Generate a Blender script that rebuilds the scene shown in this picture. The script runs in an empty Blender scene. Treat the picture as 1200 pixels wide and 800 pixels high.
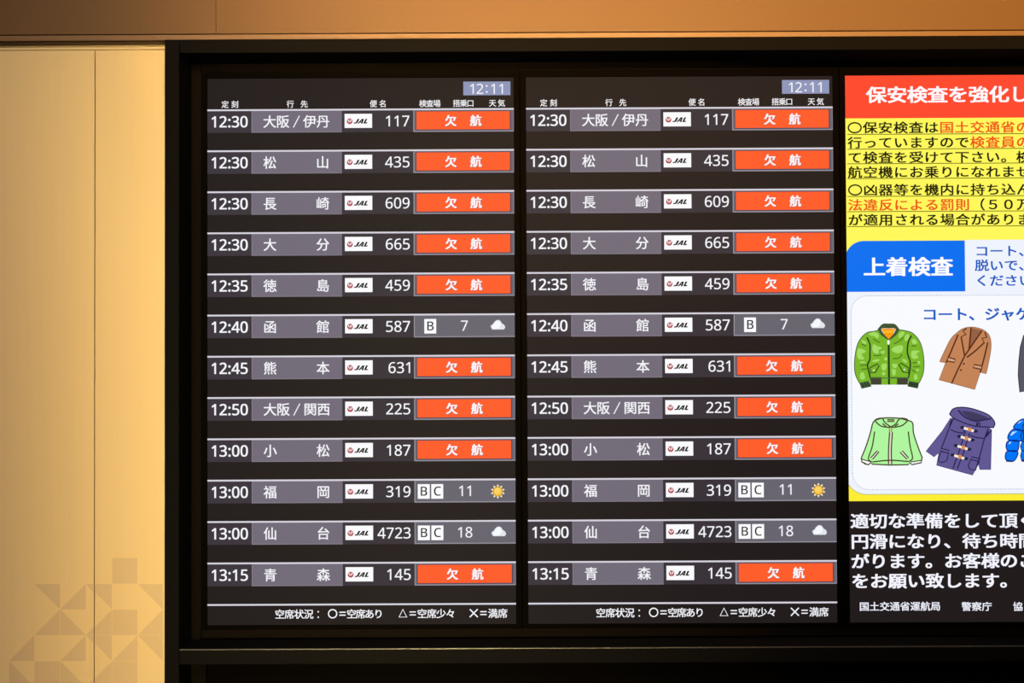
import bpy, bmesh, math, random
from mathutils import Vector, Matrix
from mathutils.geometry import tessellate_polygon

scene = bpy.context.scene
COL = scene.collection

# ------------------------------------------------------------------ camera, light, exposure
CAM = Vector((0.6799, -3.1476, 1.6))
PITCH, YAW, ROLL = 0.0204278, 0.0017819, 0.0045411
FPX = 1667.0
RM = Matrix.Rotation(YAW, 3, 'Z') @ Matrix.Rotation(PITCH, 3, 'X') @ Matrix.Rotation(ROLL, 3, 'Y')
RIGHT, FWD, UP = RM.col[0].copy(), RM.col[1].copy(), RM.col[2].copy()
cam_data = bpy.data.cameras.new('camera')
cam_data.sensor_width = 36.0
cam_data.lens = FPX * 36.0 / 1200.0
cam_data.clip_start = 0.01
cam = bpy.data.objects.new('camera', cam_data)
M3 = Matrix((RIGHT, UP, -FWD)).transposed()
cam.matrix_world = Matrix.Translation(CAM) @ M3.to_4x4()
COL.objects.link(cam)
scene.camera = cam

scene.view_settings.view_transform = 'Standard'
scene.view_settings.look = 'None'
scene.view_settings.exposure = 0.0
scene.view_settings.gamma = 1.0
scene.view_settings.use_curve_mapping = False

world = bpy.data.worlds.new('world')
scene.world = world
world.use_nodes = True
world.node_tree.nodes['Background'].inputs[0].default_value = (1.0, 0.80, 0.58, 1)
world.node_tree.nodes['Background'].inputs[1].default_value = 0.18


def spot(name, loc, target, watts, color, cone, blend, radius=0.08):
    d = bpy.data.lights.new(name, 'SPOT')
    d.energy = watts
    d.color = color
    d.spot_size = math.radians(cone)
    d.spot_blend = blend
    d.shadow_soft_size = radius
    o = bpy.data.objects.new(name, d)
    o.location = loc
    o.rotation_euler = (Vector(target) - Vector(loc)).to_track_quat('-Z', 'Y').to_euler()
    COL.objects.link(o)
    return o


spot('warm_downlight', (1.35, -3.9, 2.85), (1.35, 0.0, 2.85), 1450, (1.0, 0.56, 0.17), 48, 0.75)
spot('soft_fill_light', (-0.30, -4.0, 2.85), (-0.35, 0.0, 1.6), 240, (1.0, 0.84, 0.64), 62, 1.0)  # added ambient fill that lifts the left wall
spot('ceiling_downlight', (0.95, -0.75, 2.96), (0.95, -0.55, 0.0), 45, (1.0, 0.85, 0.6), 70, 0.6, 0.05)
ad = bpy.data.lights.new('wall_gradient_fill', 'AREA')  # unseen strip, added to grade the wall brighter towards the cabinet
ad.shape = 'RECTANGLE'
ad.size, ad.size_y = 0.12, 2.0
ad.spread = math.radians(26)
ad.energy = 10.8
ad.color = (1.0, 0.78, 0.33)
ao = bpy.data.objects.new('wall_gradient_fill', ad)
ao.location = (0.42, -4.2, 1.50)
ao.rotation_euler = (math.radians(90), 0, 0)
COL.objects.link(ao)


def at(px, py, y=0.0):
    """the point of the depth plane y that the photograph shows at (px, py)"""
    d = RIGHT * ((px - 600.0) / FPX) + FWD + UP * ((400.0 - py) / FPX)
    return CAM + d * ((y - CAM.y) / d.y)


# ------------------------------------------------------------------ materials
def lin(c):
    c = c / 255.0
    return c / 12.92 if c <= 0.04045 else ((c + 0.055) / 1.055) ** 2.4


def rgb(c):
    return (lin(c[0]), lin(c[1]), lin(c[2]), 1.0)


_glow = {}


def glow(c):
    """lit picture elements of a display, by the colour they show"""
    if c not in _glow:
        m = bpy.data.materials.new('display_colour_%d_%d_%d' % c)
        m.use_nodes = True
        p = m.node_tree.nodes['Principled BSDF']
        p.inputs['Base Color'].default_value = (0.0003, 0.0003, 0.0003, 1)
        p.inputs['Roughness'].default_value = 0.5
        p.inputs['Specular IOR Level'].default_value = 0.02
        p.inputs['Emission Color'].default_value = rgb(c)
        p.inputs['Emission Strength'].default_value = 1.0
        _glow[c] = m
    return _glow[c]


def surface(name, base, rough, spec, stretch=(1, 1, 1), scale=60.0, vary=0.12, bump=0.05):
    m = bpy.data.materials.new(name)
    m.use_nodes = True
    t = m.node_tree
    p = t.nodes['Principled BSDF']
    p.inputs['Roughness'].default_value = rough
    p.inputs['Specular IOR Level'].default_value = spec
    tc = t.nodes.new('ShaderNodeTexCoord')
    mp = t.nodes.new('ShaderNodeMapping')
    mp.inputs['Scale'].default_value = stretch
    nz = t.nodes.new('ShaderNodeTexNoise')
    nz.inputs['Scale'].default_value = scale
    nz.inputs['Detail'].default_value = 4.0
    rp = t.nodes.new('ShaderNodeMapRange')
    rp.inputs['To Min'].default_value = 1.0 - vary
    rp.inputs['To Max'].default_value = 1.0 + vary
    mx = t.nodes.new('ShaderNodeMix')
    mx.data_type = 'RGBA'
    mx.blend_type = 'MULTIPLY'
    mx.inputs[0].default_value = 1.0
    mx.inputs[6].default_value = (*base, 1)
    t.links.new(tc.outputs['Object'], mp.inputs['Vector'])
    t.links.new(mp.outputs[0], nz.inputs['Vector'])
    t.links.new(nz.outputs['Fac'], rp.inputs['Value'])
    t.links.new(rp.outputs[0], mx.inputs[7])
    t.links.new(mx.outputs[2], p.inputs['Base Color'])
    if bump:
        b = t.nodes.new('ShaderNodeBump')
        b.inputs['Strength'].default_value = bump
        b.inputs['Distance'].default_value = 0.002
        t.links.new(nz.outputs['Fac'], b.inputs['Height'])
        t.links.new(b.outputs[0], p.inputs['Normal'])
    return m


M_WALL = surface('cream_wall_panel', (0.80, 0.60, 0.34), 0.55, 0.15, (1, 1, 0.02), 160, 0.025, 0.03)
M_PRINT = surface('tan_print', (0.68, 0.50, 0.31), 0.55, 0.15, (1, 1, 0.02), 160, 0.025, 0.0)
M_PRINT_SEAM = surface('pale_print_line', (0.74, 0.55, 0.325), 0.55, 0.15, (1, 1, 0.02), 160, 0.025, 0.0)
M_FASCIA = surface('bronze_fascia', (0.135, 0.068, 0.027), 0.5, 0.2, (1, 1, 1), 220, 0.08, 0.05)
M_TRIM = surface('bronze_trim', (0.175, 0.090, 0.038), 0.45, 0.3, (1, 1, 1), 90, 0.05, 0.02)
M_DARK = surface('dark_wall_and_painted_shade', (0.02, 0.012, 0.007), 0.7, 0.1)  # back wall, and the shade painted under the trim
M_FRAME = surface('black_painted_metal', (0.0068, 0.0064, 0.0068), 0.75, 0.0, (1, 1, 1), 300, 0.25, 0.08)
M_EDGE_GLINT = surface('ledge_edge_glint', (0.05, 0.045, 0.038), 0.30, 0.9, (1, 1, 1), 300, 0.25, 0.0)  # lighter and glossier than the frame, to stand for a highlight
M_PANEL = surface('black_mounting_panel', (0.0066, 0.0050, 0.0040), 0.75, 0.0, (1, 1, 1), 200, 0.25, 0.06)
M_BEZEL = surface('black_plastic_bezel', (0.0024, 0.0020, 0.0017), 0.7, 0.0, (1, 1, 1), 250, 0.2, 0.03)
M_FLOOR = surface('grey_floor', (0.10, 0.085, 0.07), 0.4, 0.3, (1, 1, 1), 30, 0.1, 0.02)
M_CEIL = surface('off_white_ceiling', (0.45, 0.36, 0.27), 0.8, 0.1, (1, 1, 1), 60, 0.05, 0.02)

WHITE = (245, 245, 250)
BLACKSCREEN = (34, 28, 29)


# ------------------------------------------------------------------ helpers
def props(o, label=None, cat=None, group=None, kind=None):
    if label: o['label'] = label
    if cat: o['category'] = cat
    if group: o['group'] = group
    if kind: o['kind'] = kind
    return o


def empty(name, loc):
    o = bpy.data.objects.new(name, None)
    o.location = loc
    o.empty_display_size = 0.1
    COL.objects.link(o)
    return o


def boxes(name, lst, mat, parent=None, bevel=0.0, origin=None):
    """one mesh out of boxes given as (x0,y0,z0,x1,y1,z1)"""
    bm = bmesh.new()
    for (x0, y0, z0, x1, y1, z1) in lst:
        r = bmesh.ops.create_cube(bm, size=1.0)
        for v in r['verts']:
            v.co = Vector(((x0 + x1) / 2 + v.co.x * (x1 - x0), (y0 + y1) / 2 + v.co.y * (y1 - y0), (z0 + z1) / 2 + v.co.z * (z1 - z0)))
    if bevel:
        bmesh.ops.bevel(bm, geom=list(bm.edges), offset=bevel, segments=2, affect='EDGES', profile=0.5)
    off = Vector((0, 0, 0))
    if parent is not None:
        off = parent.matrix_basis.translation
    elif origin is not None:
        off = Vector(origin)
    for v in bm.verts:
        v.co -= off
    me = bpy.data.meshes.new(name)
    bm.to_mesh(me)
    bm.free()
    me.materials.append(mat)
    o = bpy.data.objects.new(name, me)
    if parent is not None:
        o.parent = parent
    elif origin is not None:
        o.location = origin
    COL.objects.link(o)
    return o


# outlines of the numerals, colon, B and C (thousandths of an em; handle, point, handle)
NUMERALS = {"0":[[[523,435,523,358,523,300],[519,248,510,203,501,158],[487,119,468,87,450,56],[425,32,394,15,364,-2],[328,-10,285,-10,232,-10],[187,5,152,34,117,63],[91,105,74,160,57,216],[49,281,49,358,49,435],[57,501,72,556,88,611],[113,653,148,682,183,710],[228,725,285,725,338,725],[383,711,418,682,453,652],[480,611,497,556,514,501]],[[137,423,137,358,137,293],[142,238,151,195,161,152],[177,119,198,97,220,76],[249,65,285,65,321,65],[350,76,371,97,393,118],[409,151,419,194,429,238],[434,293,434,358,434,423],[429,477,419,520,409,563],[393,596,371,617,350,639],[321,650,285,650,249,650],[220,639,198,617,177,596],[161,563,151,520,142,477]]],"1":[[[355,238,355,0,326,0],[298,0,269,0,269,166],[269,333,269,499,269,518],[269,535,269,548,270,561],[270,574,271,585,272,597],[272,609,273,622,262,611],[253,602,244,595,235,588],[224,578,211,567,186,546],[160,526,135,505,120,525],[104,544,89,564,153,614],[218,664,282,714,306,714],[331,714,355,714,355,476]]],"2":[[[520,27,520,0,363,0],[205,0,48,0,48,24],[48,49,48,73,110,136],[173,199,235,262,271,298],[301,330,326,358,351,386],[369,413,382,440,395,467],[401,497,401,529,401,568],[389,598,366,618,343,639],[312,649,275,649,240,649],[210,643,183,631,157,619],[130,602,103,581,87,601],[72,620,56,640,75,656],[95,670,117,683,140,696],[164,706,190,713,217,720],[245,724,275,724,320,724],[358,716,390,701,422,686],[447,664,464,635,482,607],[491,573,491,534,491,497],[483,462,468,429,453,396],[431,364,404,333,377,301],[345,267,308,231,258,182],[209,133,159,84,159,83],[159,81,159,80,279,80],[400,80,520,80,520,53]]],"3":[[[493,598,493,547,493,515],[487,487,475,464,463,441],[446,422,423,407,401,392],[375,382,345,376,345,375],[345,373,345,372,402,365],[445,347,473,318,501,289],[515,250,515,203,515,162],[505,125,486,92,467,60],[437,35,397,17,356,-1],[304,-10,241,-10,204,-10],[169,-7,137,-1,105,4],[74,14,45,29,45,56],[45,84,45,111,75,96],[107,85,142,76,177,68],[210,64,242,64,306,64],[352,76,381,101,409,127],[423,161,423,205,423,235],[415,259,399,277,384,296],[361,309,331,318,301,327],[265,331,223,331,200,331],[177,331,154,331,154,356],[154,381,154,406,177,406],[201,406,224,406,263,406],[296,412,322,423,349,434],[369,450,382,470,396,491],[403,514,403,541,403,576],[391,603,368,621,345,640],[313,650,273,650,248,650],[225,647,204,642,183,637],[164,631,146,621,129,612],[111,602,93,590,78,610],[64,630,49,650,74,670],[106,687,143,702,181,717],[224,724,272,724,347,724],[402,707,438,674,475,641]]],"4":[[[552,188,552,162,517,162],[483,162,448,162,448,108],[448,54,448,0,420,0],[391,0,363,0,363,54],[363,108,363,162,249,162],[135,162,21,162,21,187],[21,212,21,237,133,397],[245,558,357,718,387,718],[418,718,448,718,448,559],[448,400,448,241,483,241],[517,241,552,241,552,215]],[[363,391,363,466,363,483],[363,499,363,513,364,528],[364,541,365,554,366,567],[366,579,366,590,367,602],[367,613,368,624,367,624],[365,624,364,624,359,611],[352,598,344,583,336,568],[328,556,321,546,250,444],[178,343,107,241,192,241],[278,241,363,241,363,316]]],"5":[[[252,438,275,438,324,438],[366,430,402,413,438,396],[466,373,485,341,505,310],[515,273,515,228,515,179],[504,136,483,100,462,65],[431,38,391,18,352,0],[304,-10,248,-10,211,-10],[177,-7,144,0,112,7],[85,16,63,29,63,57],[63,84,63,112,87,97],[116,86,150,77,185,69],[218,65,249,65,284,65],[315,70,341,81,368,93],[388,110,403,132,418,155],[425,184,425,219,425,266],[411,301,382,326,353,352],[308,364,246,364,227,364],[206,362,182,359,158,356],[139,352,124,349,109,358],[95,368,80,377,89,489],[98,602,107,714,226,714],[346,714,465,714,465,687],[465,661,465,634,371,634],[276,634,182,634,176,565],[171,496,165,427,176,429],[192,431,211,434,230,437]]],"6":[[[55,252,55,305,55,346],[58,387,63,427,69,467],[79,505,93,540,107,576],[126,608,151,635,176,663],[207,685,244,700,282,716],[328,724,382,724,396,724],[411,723,428,722,446,721],[459,718,470,715,470,690],[470,665,470,640,458,644],[444,647,429,649,414,651],[399,652,384,652,338,652],[300,644,269,629,238,614],[214,593,196,566,179,539],[166,509,158,474,150,439],[145,402,143,363,145,363],[147,363,149,363,159,379],[172,393,187,406,202,419],[221,429,242,436,264,443],[289,447,318,447,359,447],[396,438,426,421,457,405],[482,380,499,347,516,315],[525,276,525,230,525,181],[516,138,497,102,478,66],[452,38,418,19,385,0],[345,-10,298,-10,264,-10],[232,-4,203,9,174,22],[148,41,125,67,103,93],[86,126,73,165,61,205]],[[272,64,297,64,339,64],[373,77,399,104,425,131],[438,173,438,230,438,275],[426,311,403,338,380,365],[346,378,300,378,269,378],[241,372,218,358,195,345],[176,329,163,309,151,289],[144,268,144,247,144,225],[147,203,153,182,160,161],[170,141,182,123,195,105],[211,91,230,80,250,69]]],"7":[[[168,0,136,0,234,211],[331,423,429,634,301,634],[172,634,44,634,44,661],[44,687,44,714,204,714],[363,714,523,714,523,691],[523,669,523,646,426,431],[330,215,233,0,201,0]]],"8":[[[244,724,285,724,327,724],[364,717,396,704,428,691],[453,672,471,647,490,622],[499,590,499,553,499,524],[493,499,480,478,468,457],[452,438,431,421,410,405],[388,391,363,378,392,364],[419,348,443,330,467,313],[486,292,500,269,515,246],[522,218,522,185,522,145],[512,110,493,81,474,53],[446,30,411,14,376,-2],[335,-10,288,-10,237,-10],[193,-2,157,13,122,28],[95,50,76,78,58,107],[49,141,49,182,49,215],[56,243,69,267,83,291],[101,312,124,329,147,346],[171,361,197,373,174,386],[153,401,133,418,114,435],[99,455,88,477,77,499],[72,525,72,554,72,591],[81,621,100,646,119,671],[144,691,176,704,208,717]],[[135,206,135,181,135,146],[147,117,172,94,197,71],[235,60,286,60,335,60],[372,71,397,94,423,117],[436,147,436,184,436,207],[430,228,417,245,405,263],[388,279,365,293,343,307],[317,320,286,331,281,333],[275,335,270,337,241,324],[216,311,196,296,176,281],[161,265,150,246,140,227]],[[323,653,284,653,247,653],[217,644,193,626,170,609],[158,583,158,550,158,525],[164,505,175,488,187,471],[203,457,223,445,243,434],[265,423,289,412,312,422],[333,433,351,445,370,457],[384,471,395,488,406,505],[412,526,412,550,412,583],[400,609,377,626,354,644]]],"9":[[[520,462,520,409,520,368],[517,328,511,287,506,247],[496,209,482,173,468,138],[449,106,424,78,399,51],[368,29,330,13,292,-2],[246,-10,192,-10,179,-10],[163,-9,145,-7,128,-6],[113,-3,102,0,102,25],[102,50,102,75,114,71],[128,68,144,65,160,63],[175,62,190,62,237,62],[275,70,305,85,336,100],[360,121,378,147,396,174],[409,204,417,239,425,274],[430,311,431,350,429,350],[427,350,425,350,415,335],[402,321,387,308,372,295],[353,285,331,278,310,271],[284,267,255,267,214,267],[178,275,147,292,117,309],[92,334,75,366,59,398],[50,437,50,483,50,533],[60,576,78,612,97,648],[124,676,158,695,192,714],[232,724,278,724,312,724],[344,717,373,704,402,691],[428,672,450,646,472,620],[489,587,501,548,514,509]],[[303,650,278,650,237,650],[203,636,176,609,150,582],[137,540,137,484,137,438],[148,402,171,375,193,349],[227,336,274,336,306,336],[334,342,357,355,380,368],[398,385,411,405,424,425],[431,446,431,467,431,488],[428,510,421,531,415,553],[406,573,393,591,380,609],[364,623,345,634,326,645]]],":":[[[72,30,72,54,72,79],[78,96,90,106,102,116],[116,121,133,121,150,121],[165,116,177,106,190,96],[196,79,196,54,196,30],[190,13,177,2,165,-9],[150,-14,133,-14,116,-14],[102,-9,90,2,78,13]],[[72,458,72,482,72,507],[78,525,90,535,102,545],[116,550,133,550,150,550],[165,545,177,535,190,525],[196,507,196,482,196,458],[190,441,177,430,165,419],[150,414,133,414,116,414],[102,419,90,430,78,441]]],"B":[[[233,714,301,714,390,714],[458,701,503,674,549,648],[572,602,572,537,572,509],[567,484,556,462,546,441],[531,423,510,408,490,394],[465,384,436,379,436,377],[436,376,436,374,466,369],[493,361,517,348,542,335],[561,317,575,294,589,271],[596,240,596,203,596,160],[586,123,566,92,546,62],[517,39,480,23,443,8],[399,0,348,0,264,0],[181,0,97,0,97,238],[97,476,97,714,165,714]],[[275,410,319,410,380,410],[422,420,445,439,468,459],[479,488,479,527,479,566],[465,594,437,611,410,629],[366,637,305,637,266,637],[226,637,187,637,187,561],[187,486,187,410,231,410]],[[233,335,187,335,187,249],[187,162,187,76,235,76],[283,76,331,76,394,76],[438,88,463,113,488,138],[500,170,500,210,500,235],[494,257,483,276,472,295],[454,309,428,319,403,330],[368,335,324,335,278,335]]],"C":[[[435,645,403,645,365,645],[331,638,300,625,269,612],[243,593,222,568,201,543],[184,513,173,477,162,442],[156,402,156,357,156,298],[165,247,183,204,202,161],[229,127,265,104,302,81],[347,69,402,69,433,69],[463,72,491,77,519,82],[546,89,573,97,573,71],[573,45,573,19,546,9],[519,2,490,-3,462,-8],[428,-10,389,-10,316,-10],[256,5,207,35,158,65],[122,108,97,163,73,218],[61,283,61,358,61,412],[69,461,83,506,98,551],[121,589,149,622,178,655],[214,680,257,698,300,715],[349,724,404,724,441,724],[476,720,510,713,544,706],[574,695,601,682,589,657],[577,631,565,606,543,616],[519,625,491,633,464,641]]]}

_glyphs = {}


def glyph(ch):
    """flat mesh (verts, faces) of one character, size 1"""
    if ch in _glyphs:
        return _glyphs[ch]
    if ch in NUMERALS:
        cu = bpy.data.curves.new('glyph', 'CURVE')
        cu.dimensions = '2D'
        cu.fill_mode = 'BOTH'
        for sp in NUMERALS[ch]:
            s = cu.splines.new('BEZIER')
            s.bezier_points.add(len(sp) - 1)
            for bp, q in zip(s.bezier_points, sp):
                bp.handle_left_type = bp.handle_right_type = 'FREE'
                bp.handle_left = (q[0] / 1000, q[1] / 1000, 0)
                bp.co = (q[2] / 1000, q[3] / 1000, 0)
                bp.handle_right = (q[4] / 1000, q[5] / 1000, 0)
            s.use_cyclic_u = True
    else:
        cu = bpy.data.curves.new('glyph', 'FONT')
        cu.body = ch
        cu.fill_mode = 'BOTH'
    cu.resolution_u = 4
    o = bpy.data.objects.new('glyph', cu)
    COL.objects.link(o)
    bpy.context.view_layer.update()
    dg = bpy.context.evaluated_depsgraph_get()
    me = bpy.data.meshes.new_from_object(o.evaluated_get(dg))
    vs = [(v.co.x, v.co.y) for v in me.vertices]
    fs = [tuple(p.vertices) for p in me.polygons]
    bpy.data.objects.remove(o)
    bpy.data.curves.remove(cu)
    bpy.data.meshes.remove(me)
    _glyphs[ch] = (vs, fs)
    return _glyphs[ch]


def smooth(pts, closed=False, n=5):
    """Catmull-Rom through the points"""
    out = []
    N = len(pts)
    rng = range(N if closed else N - 1)
    for i in rng:
        if closed:
            p0, p1, p2, p3 = pts[(i - 1) % N], pts[i], pts[(i + 1) % N], pts[(i + 2) % N]
        else:
            p0, p1, p2, p3 = pts[max(i - 1, 0)], pts[i], pts[i + 1], pts[min(i + 2, N - 1)]
        for k in range(n):
            t = k / n
            out.append(tuple(0.5 * (2 * b + (c - a) * t + (2 * a - 5 * b + 4 * c - d) * t * t + (3 * b - a - 3 * c + d) * t ** 3)
                             for a, b, c, d in zip(p0, p1, p2, p3)))
    if not closed:
        out.append(tuple(pts[-1]))
    return out


class Flat:
    """picture elements on a display: coloured shapes in the plane x,z of the display"""
    STEP = 0.00012

    def __init__(self, tf=None):
        self.v, self.f, self.m, self.cols = [], [], [], []
        self.tf = tf

    def _mi(self, c):
        if c not in self.cols:
            self.cols.append(c)
        return self.cols.index(c)

    def raw(self, pts, faces, c, layer):
        b = len(self.v)
        y = -layer * self.STEP
        self.v += [(p[0], y, p[1]) for p in pts]
        mi = self._mi(c)
        for f in faces:
            f = tuple(b + i for i in f)
            a = [self.v[i] for i in f]
            area = sum(a[i][0] * a[(i + 1) % len(a)][2] - a[(i + 1) % len(a)][0] * a[i][2] for i in range(len(a)))
            if area < 0:
                f = f[::-1]
            self.f.append(f)
            self.m.append(mi)

    def poly(self, pts, c, layer):
        if self.tf:
            pts = [self.tf(*p) for p in pts]
        tri = tessellate_polygon([[Vector((p[0], p[1], 0)) for p in pts]])
        self.raw(pts, tri, c, layer)

    def rect(self, x0, z0, x1, z1, c, layer):
        pts = [(x0, z0), (x1, z0), (x1, z1), (x0, z1)]
        if self.tf:
            pts = [self.tf(*p) for p in pts]
        self.raw(pts, [(0, 1, 2, 3)], c, layer)

    def disc(self, x, z, r, c, layer, n=28, rz=None):
        rz = rz or r
        self.poly([(x + r * math.cos(2 * math.pi * i / n), z + rz * math.sin(2 * math.pi * i / n)) for i in range(n)], c, layer)

    def stroke(self, pts, w, c, layer, closed=False):
        if self.tf:
            pts = [self.tf(*p) for p in pts]
        P = [Vector(p) for p in pts]
        n = len(P)
        L, R = [], []
        for i in range(n):
            a = P[(i - 1) % n] if (closed or i > 0) else P[i]
            b = P[(i + 1) % n] if (closed or i < n - 1) else P[i]
            d = (b - a)
            if d.length < 1e-9:
                d = Vector((1, 0))
            d.normalize()
            nn = Vector((-d.y, d.x)) * (w / 2)
            L.append(tuple(P[i] + nn))
            R.append(tuple(P[i] - nn))
        k = n if closed else n - 1
        self.raw(L + R, [(i, (i + 1) % n, n + (i + 1) % n, n + i) for i in range(k)], c, layer)

    def char(self, ch, cx, cz, w, h, c, layer, bold=0.0):
        """a full-width character centred on (cx, cz); w, h: size of its em square"""
        vs, fs = glyph(ch)
        if ch in '○△×＝=':
            xs = [v[0] for v in vs]; ys = [v[1] for v in vs]
            mx, my = (min(xs) + max(xs)) / 2, (min(ys) + max(ys)) / 2
        else:
            mx, my = 0.5, 0.378
        offs = [(0, 0)] if not bold else [(-bold, -bold * .6), (bold, -bold * .6), (-bold, bold * .6), (bold, bold * .6)]
        for ox, oz in offs:
            self.raw([(cx + (x - mx + ox) * w, cz + (y - my + oz) * h) for x, y in vs], fs, c, layer)

    def numerals(self, s, x, z, em, c, layer, bold=0.0, align='l', sx=1.0, adv=0.572):
        """numerals on the base line z; x is the left or right end of the ink"""
        pos, p = [], 0.0
        for ch in s:
            pos.append(p)
            p += 0.268 if ch == ':' else (0.65 if ch in 'BC' else adv)
        xs = [(pos[i] + v[0]) for i, ch in enumerate(s) for v in glyph(ch)[0]]
        lo, hi = min(xs), max(xs)
        x0 = {'l': x - lo * em * sx, 'r': x - hi * em * sx, 'c': x - (lo + hi) / 2 * em * sx}[align]
        offs = [(0, 0)] if not bold else [(-bold, -bold * .5), (bold, -bold * .5), (-bold, bold * .5), (bold, bold * .5)]
        for i, ch in enumerate(s):
            vs, fs = glyph(ch)
            for ox, oz in offs:
                self.raw([(x0 + (pos[i] + a + ox) * em * sx, z + (b + oz) * em) for a, b in vs], fs, c, layer)

    def build(self, name, parent):
        me = bpy.data.meshes.new(name)
        me.from_pydata(self.v, [], self.f)
        for c in self.cols:
            me.materials.append(glow(c))
        for p, mi in zip(me.polygons, self.m):
            p.material_index = mi
        o = bpy.data.objects.new(name, me)
        o.parent = parent
        COL.objects.link(o)
        return o


# ------------------------------------------------------------------ the setting
YW = -0.060      # face of the cream wall panels
YB = -0.100      # face of the bulkhead above
YF = -0.110      # face of the cabinet frame
XL, XR = -1.9, 3.4
Z_TOP = 3.0


def zt(py, y, px=150):
    return at(px, py, y).z


seam_x = at(110.9, 400, YW).x
stile_x0 = at(192.8, 400, YF).x
stile_x1 = at(209.6, 400, YF).x
z_head0, z_head1 = zt(57.9, YW), zt(51.6, YW)
z_pan = zt(58.6, YW)
z_trim0, z_trim1 = zt(47.2, YB), zt(41.0, YB)
z_fas = zt(39.9, YB)
z_bead0, z_bead1 = zt(50.4, -0.082), z_trim0 + 0.002
# the cabinet's far side mirrors the near one around the three displays
PITCH_X, W_SCR = 0.70774, 0.6805
X_END = 2 * PITCH_X + W_SCR
far_x1 = X_END - stile_x0
far_x0 = X_END - stile_x1

props(boxes('floor', [(XL, -6, -0.05, XR, 0.3, 0.0)], M_FLOOR), kind='structure')
props(boxes('ceiling', [(XL, -6, Z_TOP, XR, 0.3, Z_TOP + 0.05)], M_CEIL), kind='structure')
props(boxes('wall_back', [(XL, 0.22, 0.0, XR, 0.30, Z_TOP)], M_DARK), kind='structure')
g = 0.0009
wl = props(boxes('wall_left', [(XL, YW, 0.0, seam_x - g, 0.2, z_pan), (seam_x + g, YW, 0.0, stile_x0 - 0.0005, 0.2, z_pan)], M_WALL, bevel=0.0008), kind='structure')
props(boxes('wall_right', [(far_x1 + 0.0005, YW, 0.0, XR, 0.2, z_pan)], M_WALL, bevel=0.0008), kind='structure')
props(boxes('trim_1', [(XL, YW, z_head0, stile_x0 - 0.0005, 0.2, z_head1), (far_x1 + 0.0005, YW, z_head0, XR, 0.2, z_head1)], M_WALL, bevel=0.0006), kind='structure')
props(boxes('trim_2', [(XL, -0.082, z_bead0, stile_x0 - 0.0005, -0.078, z_bead1)], M_TRIM), kind='structure')
props(boxes('trim_3', [(XL, YB, z_trim0, XR, 0.2, z_trim1)], M_TRIM, bevel=0.0006), kind='structure')
props(boxes('trim_painted_shade', [(XL, YB + 0.003, z_trim0 - 0.0004, stile_x0 - 0.0005, YW + 0.002, z_trim0 + 0.001)], M_DARK), kind='structure')  # dark sheet under the trim, its shade put into the colour
fsx = at(253, 20, YB).x
fw = 3.2
cuts = [XL] + [fsx + k * fw for k in range(0, 3) if fsx + k * fw < XR] + [XR]
props(boxes('trim_4', [(a + 0.0004, YB, z_fas, b - 0.0004, 0.2, Z_TOP) for a, b in zip(cuts[:-1], cuts[1:])], M_FASCIA, bevel=0.0005), kind='structure')

# the pattern of squares and triangles printed on the wall
GX = [10.5, 40.2, 70.6, 100.6, 131.3, 161.2, 191.0]
GY = [653.4, 683.9, 713.9, 744.0, 774.4, 804.4, 834.5, 864.5]
PAT = {  # (row, col): shape; corners a=top left b=top right c=bottom right d=bottom left
    (0, 4): 'abcd', (1, 1): 'abc', (1, 2): 'bcd', (1, 3): 'abc', (1, 5): 'abc',
    (2, 1): 'bcd', (2, 2): 'acd', (2, 3): 'bcd', (2, 4): 'abcd', (2, 5): 'bcd',
    (3, 0): 'bcd', (3, 2): 'bcd', (3, 3): 'abc', (3, 4): 'bcd', (3, 5): 'abc',
    (4, 0): 'acd', (4, 1): 'abcd', (4, 2): 'acd', (4, 3): 'bcd', (4, 4): 'abcd',
    (5, 0): 'abc', (5, 1): 'bcd', (5, 3): 'abcd', (5, 5): 'acd',
    (6, 1): 'abcd', (6, 2): 'acd', (6, 4): 'bcd', (6, 5): 'abc',
}
bm = bmesh.new()
org = wl.location.copy()


def printed(pts, y, mi):
    vs = []
    for (px, py) in pts:
        p = at(px, py, YW)
        vs.append(bm.verts.new((p.x, y, p.z)))
    vs = vs[::-1]
    f = bm.faces.new(vs)
    f.material_index = mi


def clip_seam(pts, side):
    """the part of a polygon left or right of the panel seam"""
    s = 110.6
    out = []
    for i in range(len(pts)):
        a, b = pts[i], pts[(i + 1) % len(pts)]
        ia = a[0] <= s if side < 0 else a[0] >= s
        ib = b[0] <= s if side < 0 else b[0] >= s
        e = s + side * 0.9
        if ia: out.append((min(a[0], e) if side < 0 else max(a[0], e), a[1]))
        if ia != ib:
            t = (s - a[0]) / (b[0] - a[0])
            out.append((e, a[1] + t * (b[1] - a[1])))
    return out


for (r, c), shp in PAT.items():
    e = 0.25
    q = {'a': (GX[c] + e, GY[r] + e), 'b': (GX[c + 1] - e, GY[r] + e), 'c': (GX[c + 1] - e, GY[r + 1] - e), 'd': (GX[c] + e, GY[r + 1] - e)}
    pts = [q[k] for k in shp]
    if c == 3:
        for side in (-1, 1):
            pp = clip_seam(pts, side)
            if len(pp) >= 3:
                printed(pp, YW - 0.0002, 0)
    else:
        printed(pts, YW - 0.0002, 0)
    if shp == 'abcd' and c != 3:
        (ax, ay), (cx, cy) = (q['a'], q['c']) if (r, c) != (4, 1) else (q['b'], q['d'])
        w = 0.28
        s = 1 if cx > ax else -1
        printed([(ax + w * s, ay), (cx, cy - w), (cx - w * s, cy), (ax, ay + w)] if s > 0 else [(cx, cy), (cx, cy - 2 * w), (ax, ay), (ax, ay + 2 * w)][::-1], YW - 0.0004, 1)
me = bpy.data.meshes.new('printed_mosaic')
bmesh.ops.recalc_face_normals(bm, faces=list(bm.faces))
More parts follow.
